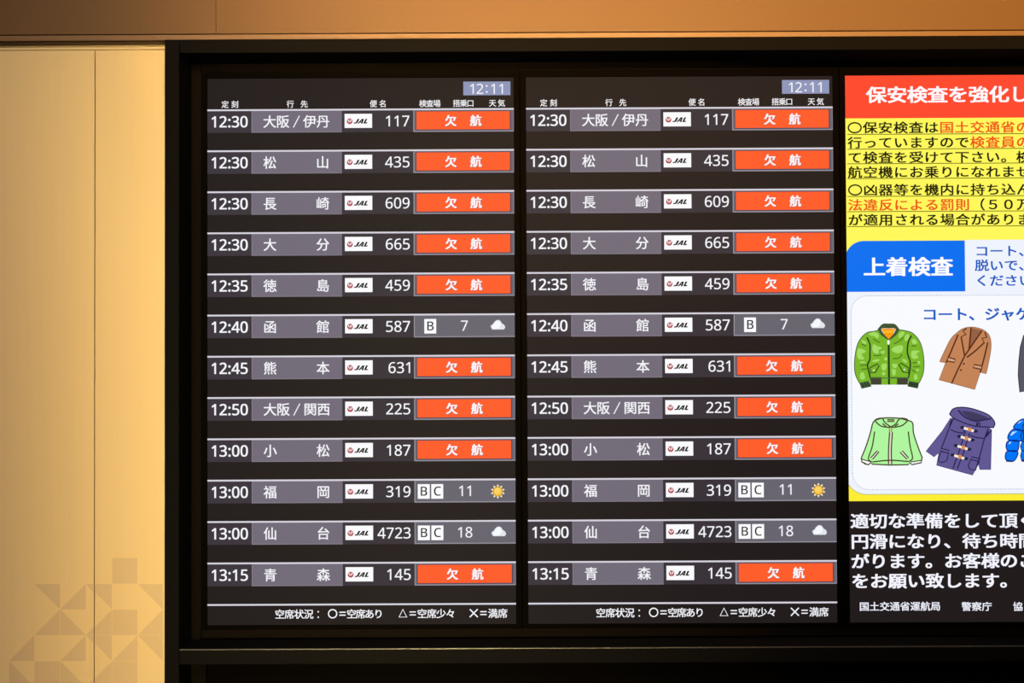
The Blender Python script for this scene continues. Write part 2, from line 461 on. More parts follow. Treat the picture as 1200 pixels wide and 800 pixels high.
for f in bm.faces:
    if f.normal.y > 0:
        f.normal_flip()
bm.to_mesh(me)
bm.free()
me.materials.append(M_PRINT)
me.materials.append(M_PRINT_SEAM)
pm = bpy.data.objects.new('printed_mosaic', me)
pm.parent = wl
COL.objects.link(pm)

# ------------------------------------------------------------------ the black display cabinet
Z1 = CAM.z + 0.58049            # height of the first ruled line of the departure boards
S_TOP, S_BOT = Z1 + 0.0705, Z1 - 1.0944 - 0.0443
zr1 = at(400, 45.3, YF).z
zr0 = at(400, 61.2, YF).z
yl = YF + 0.002
zl1 = at(215, 761.0, yl).z
zl0 = at(215, 778.4, yl).z
cab = empty('display_cabinet', ((stile_x0 + far_x1) / 2, 0.05, 0.0))
props(cab, 'long black metal cabinet framing the three lit displays, standing beside the cream wall', 'cabinet')
for a, b in ((stile_x0, stile_x1), (far_x0, far_x1)):
    boxes('side_stile', [(a, YF, 0.0, b, 0.2, zr1)], M_FRAME, cab, bevel=0.0012)
boxes('top_rail', [(stile_x1 + 0.0012, YF, zr0, far_x0 - 0.0012, 0.2, zr1)], M_FRAME, cab, bevel=0.0012)
boxes('ledge', [(stile_x1 + 0.0006, yl, zl0, far_x0 - 0.0006, 0.06, zl1)], M_FRAME, cab, bevel=0.0008)
boxes('ledge_edge_highlight', [(stile_x1 + 0.0006, yl - 0.0004, zl1 - 0.0016, far_x0 - 0.0006, yl + 0.004, zl1 + 0.0008)], M_EDGE_GLINT, cab, bevel=0.0007)  # thin strip added to carry the highlight along the ledge's front edge
BZ = 0.0131                     # bezel width
bx0, bx1 = -BZ, X_END + BZ
bz0, bz1 = S_BOT - 0.0085, S_TOP + 0.0148
# filler panels round the displays
boxes('side_panel', [(stile_x1 + 0.0012, 0.0, zl1, bx0 - 0.001, 0.03, zr0)], M_PANEL, cab, bevel=0.0008)
boxes('side_panel', [(bx1 + 0.001, 0.0, zl1, far_x0 - 0.0012, 0.03, zr0)], M_PANEL, cab, bevel=0.0008)
zs = at(600, 68.0, -0.006).z
boxes('upper_panel', [(bx0 + 0.0005, -0.001, bz1 + 0.001, bx1 - 0.0005, 0.03, zs)], M_PANEL, cab, bevel=0.0008)
boxes('upper_trim', [(bx0 + 0.0005, 0.004, zs + 0.001, bx1 - 0.0005, 0.03, zr0)], M_PANEL, cab)
boxes('lower_panel', [(bx0 + 0.0005, -0.001, zl1 + 0.004, bx1 - 0.0005, 0.03, bz0 - 0.001)], M_PANEL, cab, bevel=0.0008)
xb = at(242, 790, 0.0).x
boxes('base_side_panel', [(stile_x1 + 0.0012, -0.002, 0.02, xb - 0.001, 0.03, zl0)], M_PANEL, cab, bevel=0.0008)
boxes('base_panel', [(xb + 0.001, 0.0, 0.02, far_x0 - 0.0012, 0.03, zl0)], M_BEZEL, cab, bevel=0.0008)
boxes('back_panel', [(stile_x1, 0.125, 0.0, far_x0, 0.15, zr0)], M_BEZEL, cab)


# ------------------------------------------------------------------ displays
def display(i, name):
    """an upright flat display; its origin is the left end of the first ruled line"""
    r = empty(name, (i * PITCH_X, 0.0, Z1))
    x0 = i * PITCH_X
    x1 = x0 + W_SCR
    b = 0.0129
    boxes('bezel', [(x0 - b, -0.005, bz0, x0, 0.012, bz1), (x1, -0.005, bz0, x1 + b, 0.012, bz1),
                    (x0, -0.005, bz0, x1, 0.012, S_BOT), (x0, -0.005, S_TOP, x1, 0.012, bz1)], M_BEZEL, r, bevel=0.0009)
    boxes('housing', [(x0 - 0.005, 0.0125, bz0 + 0.006, x1 + 0.005, 0.075, bz1 - 0.006)], M_BEZEL, r)
    s = Flat()
    s.rect(0, S_BOT - Z1, W_SCR, S_TOP - Z1, BLACKSCREEN, 0)
    s.build('screen', r)
    return r


K = 0.0018955
LINE = (214, 210, 221)
CELL_T = (60, 54, 62)
CELL_D = (114, 107, 121)
CELL_N = (57, 51, 58)
CELL_S = (104, 101, 112)
EDGE = (150, 146, 158)
SHADE = (66, 66, 88)
ORANGE = (255, 93, 44)
BG = BLACKSCREEN
ROWS = [
    ('12:30', '大阪/伊丹', '117', None), ('12:30', '松山', '435', None), ('12:30', '長崎', '609', None), ('12:30', '大分', '665', None),
    ('12:35', '徳島', '459', None), ('12:40', '函館', '587', ('B', '7', 'cloud')), ('12:45', '熊本', '631', None), ('12:50', '大阪/関西', '225', None),
    ('13:00', '小松', '187', None), ('13:00', '福岡', '319', ('BC', '11', 'sun')), ('13:00', '仙台', '4723', ('BC', '18', 'cloud')), ('13:15', '青森', '145', None)]


def local(row):
    zz = -row * 1.09438 / 12
    return lambda x, y: (x * K, zz - y * K)


def flight_row(root, row, data):
    T, dest, num, gate = data
    L = local(row)

    def R(f, x0, y0, x1, y1, c, layer):
        a, b = L(x0, y1), L(x1, y0)
        f.rect(a[0], a[1], b[0], b[1], c, layer)
    X2 = W_SCR / K
    f = Flat()
    R(f, 157.9, 0.9, 240.8, 26.4, CELL_N, 1)
    R(f, 241.2, 0.9, X2, 26.4, CELL_S, 1)
    R(f, 241.2, 25.2, X2, 26.4, EDGE, 2)
    R(f, 241.2, 1.5, 242.3, 26.4, EDGE, 2)
    if not gate:
        R(f, X2 - 1.0, 1.5, X2, 26.4, (128, 124, 138), 2)
    R(f, 0, -1.1, X2, 0.9, LINE, 3)
    fr = f.build('flight_row', root)
    t = Flat()
    R(t, 0, 0.9, 51.2, 26.4, CELL_T, 1)
    p = L(5.2, 19.9)
    t.numerals(T, p[0], p[1], 17.9 * K, WHITE, 4, 0.017, 'l', 0.965)
    t.build('departure_time_cell', fr)
    t = Flat()
    R(t, 51.6, 0.9, 157.6, 26.4, CELL_D, 1)
    R(t, 51.6, 25.5, 157.6, 26.4, (134, 126, 138), 2)
    R(t, 51.6, 1.4, 52.4, 26.4, (138, 130, 142), 2)
    cs = [73, 88.5, 104.3, 120, 135.6] if '/' in dest else [73.2, 135.0]
    for ch, cx in zip(dest, cs):
        p = L(cx, 13.5)
        if ch == '/':
            a, b = L(cx - 3.6, 20.6), L(cx + 3.6, 6.8)
            t.stroke([a, b], 1.15 * K, WHITE, 4)
        else:
            t.char(ch, p[0], p[1], 15.9 * K, 15.7 * K, WHITE, 4, 0.013)
    t.build('destination_cell', fr)
    # airline logo plate
    t = Flat(lambda x, y: L(x, y))
    t.rect(160.8, 4.8, 193.0, 21.4, (250, 250, 253), 3)
    cx, cy = 166.7, 13.5
    t.disc(cx, cy, 3.35, (172, 26, 44), 4, 24)
    wh = (250, 246, 248)
    for sgn in (-1, 1):     # two raised wings in white on the red disc
        t.poly([(cx + sgn * 0.25, cy + 0.6), (cx + sgn * 1.0, cy - 0.5), (cx + sgn * 1.7, cy - 2.6), (cx + sgn * 2.35, cy - 1.6), (cx + sgn * 2.1, cy - 0.1), (cx + sgn * 1.2, cy + 1.0)], wh, 5)
    t.poly([(cx - 0.1, cy + 0.9), (cx - 0.25, cy - 1.6), (cx + 0.9, cy - 2.9), (cx + 0.25, cy - 1.4), (cx + 0.35, cy + 0.9)], wh, 5)
    t.poly([(cx - 1.2, cy + 1.5), (cx + 0.9, cy + 1.45), (cx + 0.9, cy + 1.75), (cx - 1.2, cy + 1.8)], wh, 5)
    kk = (18, 16, 22)

    def sl(x, y):     # slanted lettering: y measured up from its base line
        return (171.0 + x + y * 0.5, 16.3 - y)
    t.poly([sl(0.2, 0), sl(3.4, 0), sl(4.6, 1.0), sl(4.6, 5.5), sl(2.2, 5.5), sl(2.2, 1.5), sl(0.2, 1.25)], kk, 4)
    t.poly([sl(4.7, 0), sl(6.6, 0), sl(8.3, 3.6), sl(8.5, 2.2), sl(7.5, 2.2), sl(7.1, 1.1), sl(8.7, 1.1), sl(8.8, 0), sl(10.9, 0), sl(9.8, 5.5), sl(7.3, 5.5)], kk, 4)
    t.poly([sl(11.6, 0), sl(15.9, 0), sl(15.9, 1.4), sl(13.8, 1.3), sl(13.8, 5.5), sl(11.6, 5.5)], kk, 4)
    t.build('airline_logo', fr)
    t = Flat()
    p = L(236.6, 19.8)
    t.numerals(num, p[0], p[1], 17.6 * K, WHITE, 4, 0.006, 'r', 0.985)
    t.build('flight_number_text', fr)
    if not gate:
        t = Flat(lambda x, y: L(x, y))
        t.rect(244.2, 1.9, 355.4, 24.7, SHADE, 3)
        t.rect(244.9, 2.5, 354.3, 23.7, ORANGE, 4)
        t.tf = None
        for ch, cx in (('欠', 285.2), ('航', 314.5)):
            p = L(cx + 0.4, 13.9)
            t.char(ch, p[0], p[1], 13.7 * K, 13.6 * K, (150, 60, 60), 5, 0.035)
            p = L(cx, 13.4)
            t.char(ch, p[0], p[1], 13.7 * K, 13.6 * K, (255, 244, 248), 6, 0.034)
        t.build('cancellation_banner', fr)
    else:
        letters, g_, sky = gate
        xs = [253.4] if letters == 'B' else [245.2, 260.9]
        for ch, x in zip(letters, xs):
            t = Flat(lambda x, y: L(x, y))
            t.rect(x, 5.0, x + 13.9, 22.0, (252, 252, 255), 3)
            t.tf = None
            p = L(x + 7.2, 18.3)
            t.numerals(ch, p[0], p[1], 14.4 * K, (26, 24, 32), 4, 0.012, 'c', 1.0)
            t.build('checkpoint_letter', fr)
        t = Flat()
        p = L(300.2, 19.0)
        t.numerals(g_, p[0], p[1], 16.8 * K, (244, 242, 247), 4, 0.006, 'c', 0.98)
        t.build('gate_number_text', fr)
        t = Flat(lambda x, y: L(x, y))
        if sky == 'cloud':
            out = smooth([(331.4, 15.6), (331.0, 13.2), (333.4, 11.4), (335.4, 8.6), (338.6, 6.5), (342.0, 7.4), (344.0, 10.4), (346.6, 12.2), (347.8, 15.2), (346.6, 17.4)], False, 4)
            t.poly(out + [(346.0, 17.7), (332.8, 17.7)], (226, 230, 240), 3)
            t.poly(smooth([(332.6, 14.6), (334.2, 12.2), (336.2, 9.4), (338.8, 7.6), (341.2, 8.8), (342.6, 11.8), (341.0, 15.2), (337.0, 16.6), (333.6, 16.4)], True, 3), (248, 249, 253), 4)
        else:
            cx, cy = 338.4, 13.9
            for k in range(10):
                a = 2 * math.pi * k / 10 + math.pi / 2
                d = (math.cos(a), -math.sin(a))
                n = (-d[1], d[0])
                t.poly([(cx + d[0] * 5.7 + n[0] * 1.5, cy + d[1] * 5.7 + n[1] * 1.5), (cx + d[0] * 8.6, cy + d[1] * 8.6), (cx + d[0] * 5.7 - n[0] * 1.5, cy + d[1] * 5.7 - n[1] * 1.5)], (255, 236, 190), 3)
            t.disc(cx, cy, 5.8, (110, 78, 30), 4)
            t.disc(cx, cy, 5.2, (250, 190, 60), 5)
            t.disc(cx - 0.5, cy - 0.7, 3.6, (255, 212, 100), 6)
        t.build('weather_icon', fr)


def board():
    root = display(0, 'departure_board')
    L = local(0)
    f = Flat(lambda x, y: L(x, y))
    f.rect(300, -32.4, 355.2, -16.3, (142, 150, 186), 1)
    f.tf = None
    for ch, cx in zip('12:11', (310.1, 319.5, 327.5, 334.8, 344.2)):
        p = L(cx, -17.9)
        f.numerals(ch, p[0], p[1] if ch != ':' else p[1] + 1.4 * K, 16.4 * K, WHITE, 2, 0.002, 'c')
    f.build('clock_readout', root)
    heads = [[('定', 20.8), ('刻', 32.2)], [('行', 97.2), ('先', 113.4)], [('便', 194.6), ('名', 205.6)],
             [('検', 252.5), ('査', 260.8), ('場', 269.0)], [('搭', 292), ('乗', 300.2), ('口', 308.3)], [('天', 334.2), ('気', 344.6)]]
    for h in heads:
        f = Flat()
        for ch, cx in h:
            p = L(cx, -7.0)
            f.char(ch, p[0], p[1], 8.9 * K, 9.0 * K, (250, 248, 252), 2, 0.010)
        f.build('column_heading_text', root)
    for r, d in enumerate(ROWS):
        flight_row(root, r, d)
    L2 = local(12)
    f = Flat()
    a, b = L2(0, 0.9), L2(W_SCR / K, -1.1)
    f.rect(a[0], a[1], b[0], b[1], LINE, 3)
    f.build('ruled_line', root)
    s = 1.0 / 1.0087

    def key(items):
        f = Flat()
        for ch, px in items:
            x, z = L2((px - 243.3) * s, 10.9 if ch != '×' else 10.6)
            if ch == '△':
                f.stroke([L2((px - 243.3) * s + a, 10.6 + b) for a, b in ((-4.5, 4.2), (0, -4.6), (4.5, 4.2))], 1.3 * K, WHITE, 2, True)
            elif ch == '○':
                c0 = (px - 243.3) * s
                f.stroke([L2(c0 + 4.8 * math.cos(k * math.pi / 16), 10.6 + 4.8 * math.sin(k * math.pi / 16)) for k in range(32)], 1.35 * K, WHITE, 2, True)
            elif ch == '×':
                c0 = (px - 243.3) * s
                for q in (-1, 1):
                    f.stroke([L2(c0 - 4.6, 10.6 - 4.6 * q), L2(c0 + 4.6, 10.6 + 4.6 * q)], 1.4 * K, WHITE, 2)
            elif ch == '=':
                c0 = (px - 243.3) * s
                for q in (-1.7, 1.7):
                    f.stroke([L2(c0 - 3.7, 10.6 + q), L2(c0 + 3.7, 10.6 + q)], 1.3 * K, WHITE, 2)
            elif ch == '：':
                c0 = (px - 243.3) * s
                for q in (-3.0, 3.4):
                    a, b = L2(c0 - 0.8, 11.2 + q + 0.8), L2(c0 + 0.8, 11.2 + q - 0.8)
                    f.rect(a[0], a[1], b[0], b[1], WHITE, 2)
            else:
                f.char(ch, x, z, 11.7 * K, 11.5 * K, WHITE, 2, 0.014)
        f.build('legend_text', root)
    key([('空', 328.2), ('席', 339.4), ('状', 350.7), ('況', 362.0), ('：', 373.3)])
    key([('○', 390.2), ('=', 401.8), ('空', 412.4), ('席', 423.0), ('あ', 433.4), ('り', 444.0)])
    key([('△', 472.7), ('=', 484.2), ('空', 495.2), ('席', 506.5), ('少', 517.6), ('々', 528.6)])
    key([('×', 555.8), ('=', 567.2), ('満', 578.3), ('席', 589.8)])
    return root


def copy_tree(o, parent=None):
    c = o.copy()
    COL.objects.link(c)
    c.parent = parent
    for ch in list(o.children):
        copy_tree(ch, c)
    return c


b1 = board()
props(b1, 'left departure board, the upright screen of flight rows nearest the cream wall', 'display', 'departure boards in the black cabinet')
b2 = copy_tree(b1)
b2.location.x = PITCH_X
props(b2, 'right departure board, the upright screen of flight rows beside the red and yellow notice screen', 'display', 'departure boards in the black cabinet')

# ------------------------------------------------------------------ the security notice display
nd = display(2, 'notice_display')
props(nd, 'upright screen showing a red, yellow and white security notice with pictures of jackets', 'display')
NO = nd.location.copy()
PXM = 0.0018882


def nl(px, py):
    p = at(px, py, 0.0)
    return (p.x - NO.x, p.z - NO.z)


def band(y, px=1000):
    return nl(px, y)[1]


RED = (255, 74, 48)
YEL = (255, 248, 92)
INK = (36, 32, 14)
ORT = (240, 88, 30)
BLUE = (0, 112, 240)
PALE = (238, 243, 253)
PANEL = (248, 250, 255)
BTX = (14, 86, 194)


def text_line(name, parent, s, x0, pitch, yc, w, h, c, layer, bold=0.0, colours=None):
    f = Flat()
    for i, ch in enumerate(s):
        if ch in ' 　':
            continue
        x, z = nl(x0 + pitch * (i + 0.5), yc)
        z = nl(x0, yc)[1]
        cc = c if colours is None or not colours[i] else colours[i]
        if ch == '〇':
            n = 36
            f.stroke([(x + 0.43 * w * PXM * math.cos(2 * math.pi * k / n), z + 0.40 * h * PXM * math.sin(2 * math.pi * k / n)) for k in range(n)], 1.75 * PXM, cc, layer, True)
        else:
            f.char(ch, x, z, w * PXM, h * PXM, cc, layer, bold)
    return f, name, parent


def put(t):
    return t[0].build(t[1], t[2])


f = Flat()
f.rect(0, band(138.7), W_SCR, S_TOP - Z1, RED, 1)
ban = f.build('title_banner', nd)
put(text_line('title_text', ban, '保安検査を強化し', 1015.0, 23.95, 111.1, 24.4, 20.6, (255, 250, 252), 2, 0.026))

f = Flat()
f.rect(0, band(283.5), W_SCR, band(138.7), YEL, 1)
warn = f.build('warning_panel', nd)
O = ORT
lines = [
    ('〇保安検査は国土交通省の', 149.7, 157.5, [0] * 6 + [O] * 6), ('行っていますので検査員の', 167.2, 174.8, [0] * 8 + [O] * 4),
    ('て検査を受けて下さい。検', 184.6, 191.9, None), ('航空機にお乗りになれませ', 201.9, 209.3, None),
    ('〇凶器等を機内に持ち込ん', 222.6, 230.2, None), ('法違反による罰則（５０万', 240.2, 248.0, [O] * 8 + [0] * 4),
    ('が適用される場合がありま', 257.7, 265.4, None)]
for s, yc, yu, colr in lines:
    t = text_line('notice_text', warn, s, 992.6 + (yc - 150) * 0.0075, 17.95, yc, 17.4, 14.6, INK, 3, 0.021, colr)
    a = nl(993, yu)
    x1 = W_SCR - 0.012
    t[0].rect(a[0], a[1] - 0.45 * PXM, x1, a[1] + 0.45 * PXM, (96, 88, 24), 2)
    put(t)

# white jacket section
f = Flat()
zt0 = band(281.6)
zb = band(579.2)
rad = 24 * PXM
pts = [(-0.0, zt0), (W_SCR, zt0), (W_SCR, zb)]
arc = [(-3 * PXM + rad - rad * math.sin(a), zb + rad - rad * math.cos(a)) for a in [k * math.pi / 2 / 14 for k in range(15)]]
arc = [p for p in arc if p[0] > 0]
f.poly(pts + arc + [(0.0, arc[-1][1] + 0.004)], PALE, 2)
f.stroke(arc[::-1] + [(W_SCR, zb)], 0.8 * PXM, (176, 178, 130), 3)
jp = f.build('jacket_panel', nd)
# yellow strip under it
f = Flat()
f.rect(0, band(587.0), W_SCR, band(560), (253, 238, 52), 1)
f.build('yellow_strip', nd)
# inner white field with dotted outline
x0, z0 = nl(998.5, 573.6)
x0 = nl(998.2, 460)[0]
z1 = nl(1000, 346.6)[1]
x1 = W_SCR - x0
r = 19 * PXM
loop = []
for cx, cz, a0 in ((x0 + r, z0 + r, math.pi), (x1 - r, z0 + r, 1.5 * math.pi), (x1 - r, z1 - r, 0), (x0 + r, z1 - r, 0.5 * math.pi)):
    for k in range(11):
        a = a0 + k * math.pi / 20
        loop.append((cx + r * math.cos(a), cz + r * math.sin(a)))
f = Flat()
f.poly(loop, PANEL, 3)
f.build('white_field', jp)
f = Flat()
dash, gap = 1.7 * PXM, 1.35 * PXM
P = [Vector(p) for p in loop] + [Vector(loop[0])]
seg, on, acc, cur = [], True, 0.0, [tuple(P[0])]
for a, b in zip(P[:-1], P[1:]):
    L_ = (b - a).length
    d = 0.0
    while L_ - d > 1e-9:
        need = (dash if on else gap) - acc
        st = min(need, L_ - d)
        d += st
        acc += st
        p = a + (b - a) * (d / L_)
        cur.append(tuple(p))
        if acc >= (dash if on else gap) - 1e-9:
            if on:
                f.stroke(cur, 0.85 * PXM, (176, 186, 202), 4)
            on, acc, cur = not on, 0.0, [tuple(p)]
f.build('dotted_outline', jp)

# blue tab
f = Flat()
xa = 0.0
ztb0, ztb1 = band(341.9), band(282.3)
xr = nl(1130.8, 312)[0]
rr = 22 * PXM
arc = [(-1.5 * PXM + rr - rr * math.cos(a), ztb1 - rr + rr * math.sin(a)) for a in [k * math.pi / 2 / 14 for k in range(15)]]
arc = [p for p in arc if p[0] > 0]
# the yellow corner outside the tab's rounding belongs to the warning panel's colour
f.poly([(0, zt0 + 0.0006), (xr, zt0 + 0.0006), (xr, ztb1), (rr, ztb1), (rr, ztb1 - rr), (0, ztb1 - rr)], YEL, 3)
f.poly([(xa, ztb0), (xr, ztb0), (xr, ztb1)] + arc[::-1] + [(0, arc[0][1])], BLUE, 4)
tab = f.build('section_tab', nd)
put(text_line('tab_text', tab, '上着検査', 1011.4, 26.4, 312.6, 26.2, 23.2, (255, 255, 255), 5, 0.030))
for s, yc in (('コート、', 294.0), ('脱いで、', 310.8), ('ください', 328.6)):
    put(text_line('instruction_text', jp, s, 1142.0 + (yc - 300) * 0.006, 17.1, yc, 17.0, 14.4, BTX, 4, 0.020))
put(text_line('heading_text', jp, 'コート、ジャケ', 1080.3, 18.25, 368.2, 18.6, 16.4, (24, 92, 196), 4, 0.027))

# message and credits on black
for k, (s, yc) in enumerate((('適切な準備をして頂く', 610.4), ('円滑になり、待ち時間', 634.2), ('がります。お客様のご', 657.4), ('をお願い致します。', 680.6))):
    put(text_line('message_text', nd, s, 996.4 + k * 0.3, 21.8, yc, 21.8, 18.6, (244, 244, 255), 2, 0.026))
for s, xx in (('国土交通省運航局', 1006.8), ('警察庁', 1126.6), ('協', 1186.8)):
    put(text_line('credit_text', nd, s, xx, 11.95, 710.4, 11.9, 11.0, (240, 241, 252), 2, 0.020))


# ------------------------------------------------------------------ pictures of jackets
def zoom(ox, oy, s=8.89):
    return lambda x, y: nl(ox + x / s, oy + y / s)


SW = 1.9 * PXM / 8.89       # one drawing unit in metres


def camo_jacket():
    f = Flat(zoom(980, 375))
    OUT, G, LG, DG, BK = (74, 104, 62), (122, 184, 42), (164, 220, 104), (62, 84, 50), (30, 52, 30)
    body = smooth([(440, 105), (380, 118), (320, 130), (262, 180), (222, 250), (198, 350), (188, 470), (200, 570), (240, 655)], False) + \
        [(345, 640), (350, 600), (545, 604), (750, 600), (752, 636)] + smooth([(862, 655), (900, 570), (913, 470), (905, 350), (880, 250), (840, 180), (785, 130), (720, 110), (655, 100)], False) + \
        smooth([(655, 100), (600, 170), (545, 200), (490, 165), (440, 105)], False)
    f.poly(body, G, 4)
    f.stroke(body, 5 * SW, OUT, 7, True)
    f.poly([(350, 596), (750, 596), (750, 672), (350, 672)], G, 4)
    f.poly([(352, 602), (470, 602), (470, 672), (362, 672)], (66, 66, 52), 5)
    f.poly([(632, 602), (748, 602), (742, 672), (632, 672)], (66, 66, 52), 5)
    for a in ([(238, 652), (340, 632), (368, 690), (262, 714)], [(740, 690), (758, 632), (862, 652), (848, 712)]):
        f.poly(a, (72, 88, 62), 6)
        for k in range(1, 4):
            t = k / 4
            f.stroke([(a[0][0] + (a[1][0] - a[0][0]) * t, a[0][1] + (a[1][1] - a[0][1]) * t), (a[3][0] + (a[2][0] - a[3][0]) * t, a[3][1] + (a[2][1] - a[3][1]) * t)], 6 * SW, BK, 7)
    # collar and lining
    f.poly([(468, 88), (618, 88), (590, 150), (545, 204), (505, 160)], (255, 156, 16), 5)
    f.poly([(490, 118), (590, 100), (600, 118), (570, 132), (500, 134)], (255, 190, 40), 6)
    f.poly(smooth([(428, 96), (480, 40), (545, 36), (612, 42), (660, 98)], False, 4) + smooth([(660, 98), (620, 160), (552, 205), (552, 190), (590, 150), (618, 90), (545, 86), (468, 90), (500, 150), (540, 192), (545, 205), (470, 160), (428, 96)], False, 3), DG, 7)
    for b in ([(335, 150), (390, 122), (440, 150), (432, 190), (390, 165)], [(650, 150), (680, 118), (712, 130), (690, 165), (655, 188)], [(715, 170), (745, 140), (758, 180), (730, 220), (712, 205)],
              [(385, 250), (420, 268), (478, 290), (440, 310), (440, 345), (400, 345), (375, 305)], [(590, 285), (640, 265), (690, 265), (690, 320), (640, 345), (580, 318)],
              [(460, 330), (500, 318), (502, 340), (480, 350)], [(495, 400), (520, 385), (532, 405), (510, 420)], [(372, 435), (395, 412), (450, 408), (430, 430)],
              [(475, 460), (520, 455), (525, 490), (500, 528), (472, 505)], [(470, 555), (500, 540), (512, 562), (490, 575)], [(580, 460), (630, 455), (632, 485), (600, 500)],
              [(580, 510), (620, 520), (610, 575), (585, 565)], [(690, 405), (730, 415), (732, 445), (690, 425)], [(265, 205), (310, 225), (312, 245), (275, 240)],
              [(228, 292), (310, 325), (262, 355), (292, 400), (240, 408), (215, 370)], [(248, 432), (300, 430), (295, 445), (250, 445)], [(252, 552), (285, 548), (298, 610), (250, 612)],
              [(785, 215), (810, 195), (845, 235), (800, 250)], [(790, 320), (868, 322), (830, 355), (858, 385), (810, 405), (780, 375)], [(848, 430), (872, 428), (870, 455), (850, 452)],
              [(812, 570), (838, 565), (845, 610), (812, 618)], [(832, 510), (862, 512), (850, 530), (835, 526)]):
        f.poly(smooth(b, True, 3), LG, 5)
    for p in ([(385, 195), (420, 220), (455, 232)], [(600, 248), (660, 215), (700, 180)], [(385, 365), (430, 370), (470, 362)], [(590, 400), (650, 395), (685, 355)], [(262, 248), (310, 272)],
              [(782, 268), (835, 268)], [(250, 470), (318, 468)], [(262, 512), (318, 508)], [(792, 445), (842, 442)], [(800, 486), (868, 484)], [(785, 515), (825, 542)], [(360, 598), (470, 598)], [(560, 598), (745, 600)]):
        f.stroke(smooth(p, False, 3), 6 * SW, (78, 116, 40), 6)
    f.stroke(smooth([(318, 180), (340, 225), (352, 270), (350, 340), (348, 410), (325, 470), (345, 560), (352, 600)], False), 8 * SW, BK, 6)
    f.stroke(smooth([(785, 160), (755, 210), (742, 275), (742, 350), (768, 430), (768, 500), (752, 600)], False), 8 * SW, BK, 6)
    f.stroke([(545, 260), (549, 672)], 11 * SW, BK, 6)
    f.disc(543, 230, 14, (240, 244, 240), 7, 14, 24)
    for p, d in (([(350, 495), (430, 455), (445, 475), (405, 545), (360, 548)], (390, 522)), ([(650, 462), (672, 448), (750, 495), (748, 550), (695, 540)], (708, 514))):
        f.stroke(p, 7 * SW, (48, 86, 30), 6, True)
        f.disc(d[0], d[1], 8, (240, 248, 230), 7, 12)
    return f


def brown_coat():
    f = Flat(zoom(1090, 375))
    B, L_, D = (196, 132, 88), (86, 44, 26), (150, 98, 68)
    out = smooth([(98, 432), (150, 320), (215, 195), (280, 130), (340, 88), (420, 72), (500, 82), (570, 112), (620, 170), (634, 260), (622, 370), (583, 558)], False) + [(520, 545), (465, 722), (90, 620), (160, 447), (98, 432)]
    f.poly(out[:-1], B, 4)
    f.stroke(out[:-1], 4 * SW, (150, 104, 78), 5, True)
    f.poly([(425, 78), (540, 108), (405, 300)], D, 5)
    for p in ([(425, 78), (405, 300)], [(540, 108), (360, 370), (290, 510), (222, 660)], [(380, 85), (340, 112), (372, 148), (322, 175), (358, 370)], [(570, 125), (588, 180), (540, 188), (562, 235), (470, 320), (382, 388)],
              [(290, 150), (215, 330), (165, 445)], [(600, 232), (560, 400), (520, 545)]):
        f.stroke(p, 8 * SW, L_, 6)
    for p in ([(185, 385), (262, 408), (250, 440), (172, 425)], [(458, 462), (540, 478), (530, 512), (446, 494)]):
        f.poly(p, (212, 158, 124), 6)
        f.stroke(p, 7 * SW, L_, 7, True)
    f.disc(350, 455, 10, (66, 34, 22), 7, 12)
    f.disc(320, 520, 10, (66, 34, 22), 7, 12)
    return f


def green_hoodie():
    f = Flat(zoom(990, 470))
    G, L_ = (176, 246, 160), (70, 64, 36)
    body = smooth([(320, 195), (290, 230), (265, 330), (220, 470), (172, 590), (180, 605)], False) + [(172, 628), (240, 662), (270, 640), (285, 655), (470, 664), (665, 660), (672, 640), (700, 660), (795, 640), (800, 605)] + \
        smooth([(805, 585), (760, 470), (715, 330), (705, 225), (650, 198)], False) + smooth([(650, 198), (570, 178), (470, 172), (390, 176), (320, 195)], False)[1:-1]
    f.poly(body, G, 4)
    f.stroke(body, 7 * SW, L_, 6, True)
    for p in ([(172, 625), (182, 605), (280, 632), (250, 660), (210, 655)], [(682, 632), (800, 615), (795, 640), (700, 660)]):
        f.poly(p, (246, 250, 246), 5)
        f.stroke(p, 6 * SW, L_, 6, True)
    f.poly([(452, 620), (462, 320), (495, 320), (488, 655), (455, 655)], (236, 226, 210), 5)
    for p in ([(466, 320), (455, 500), (455, 655)], [(495, 320), (484, 500), (488, 655)], [(310, 315), (285, 470), (245, 595), (280, 632)], [(660, 315), (680, 470), (705, 590), (670, 625)],
              [(285, 632), (470, 614), (668, 628)], [(310, 200), (370, 255), (440, 270), (480, 268)], [(655, 200), (600, 250), (520, 270), (480, 268)], [(400, 190), (420, 225), (480, 268)], [(560, 190), (530, 235), (480, 268)],
              [(390, 232), (430, 262)], [(558, 235), (520, 262)], [(310, 200), (340, 182), (390, 176), (400, 195)], [(560, 195), (580, 176), (640, 184), (655, 200)]):
        f.stroke(smooth(p, False, 4), 7 * SW, L_, 6)
    f.poly([(442, 190), (515, 190), (515, 212), (442, 212)], (150, 150, 110), 6)
    f.stroke([(442, 190), (515, 190), (515, 212), (442, 212)], 5 * SW, L_, 7, True)
    f.stroke([(465, 275), (488, 275), (486, 315), (462, 312)], 6 * SW, (170, 110, 60), 7, True)
    for p in ([(270, 588), (335, 518), (355, 525), (290, 602)], [(575, 530), (600, 518), (662, 590), (645, 602)]):
        f.poly(p, (252, 246, 244), 6)
        f.stroke(p, 7 * SW, L_, 7, True)
    return f


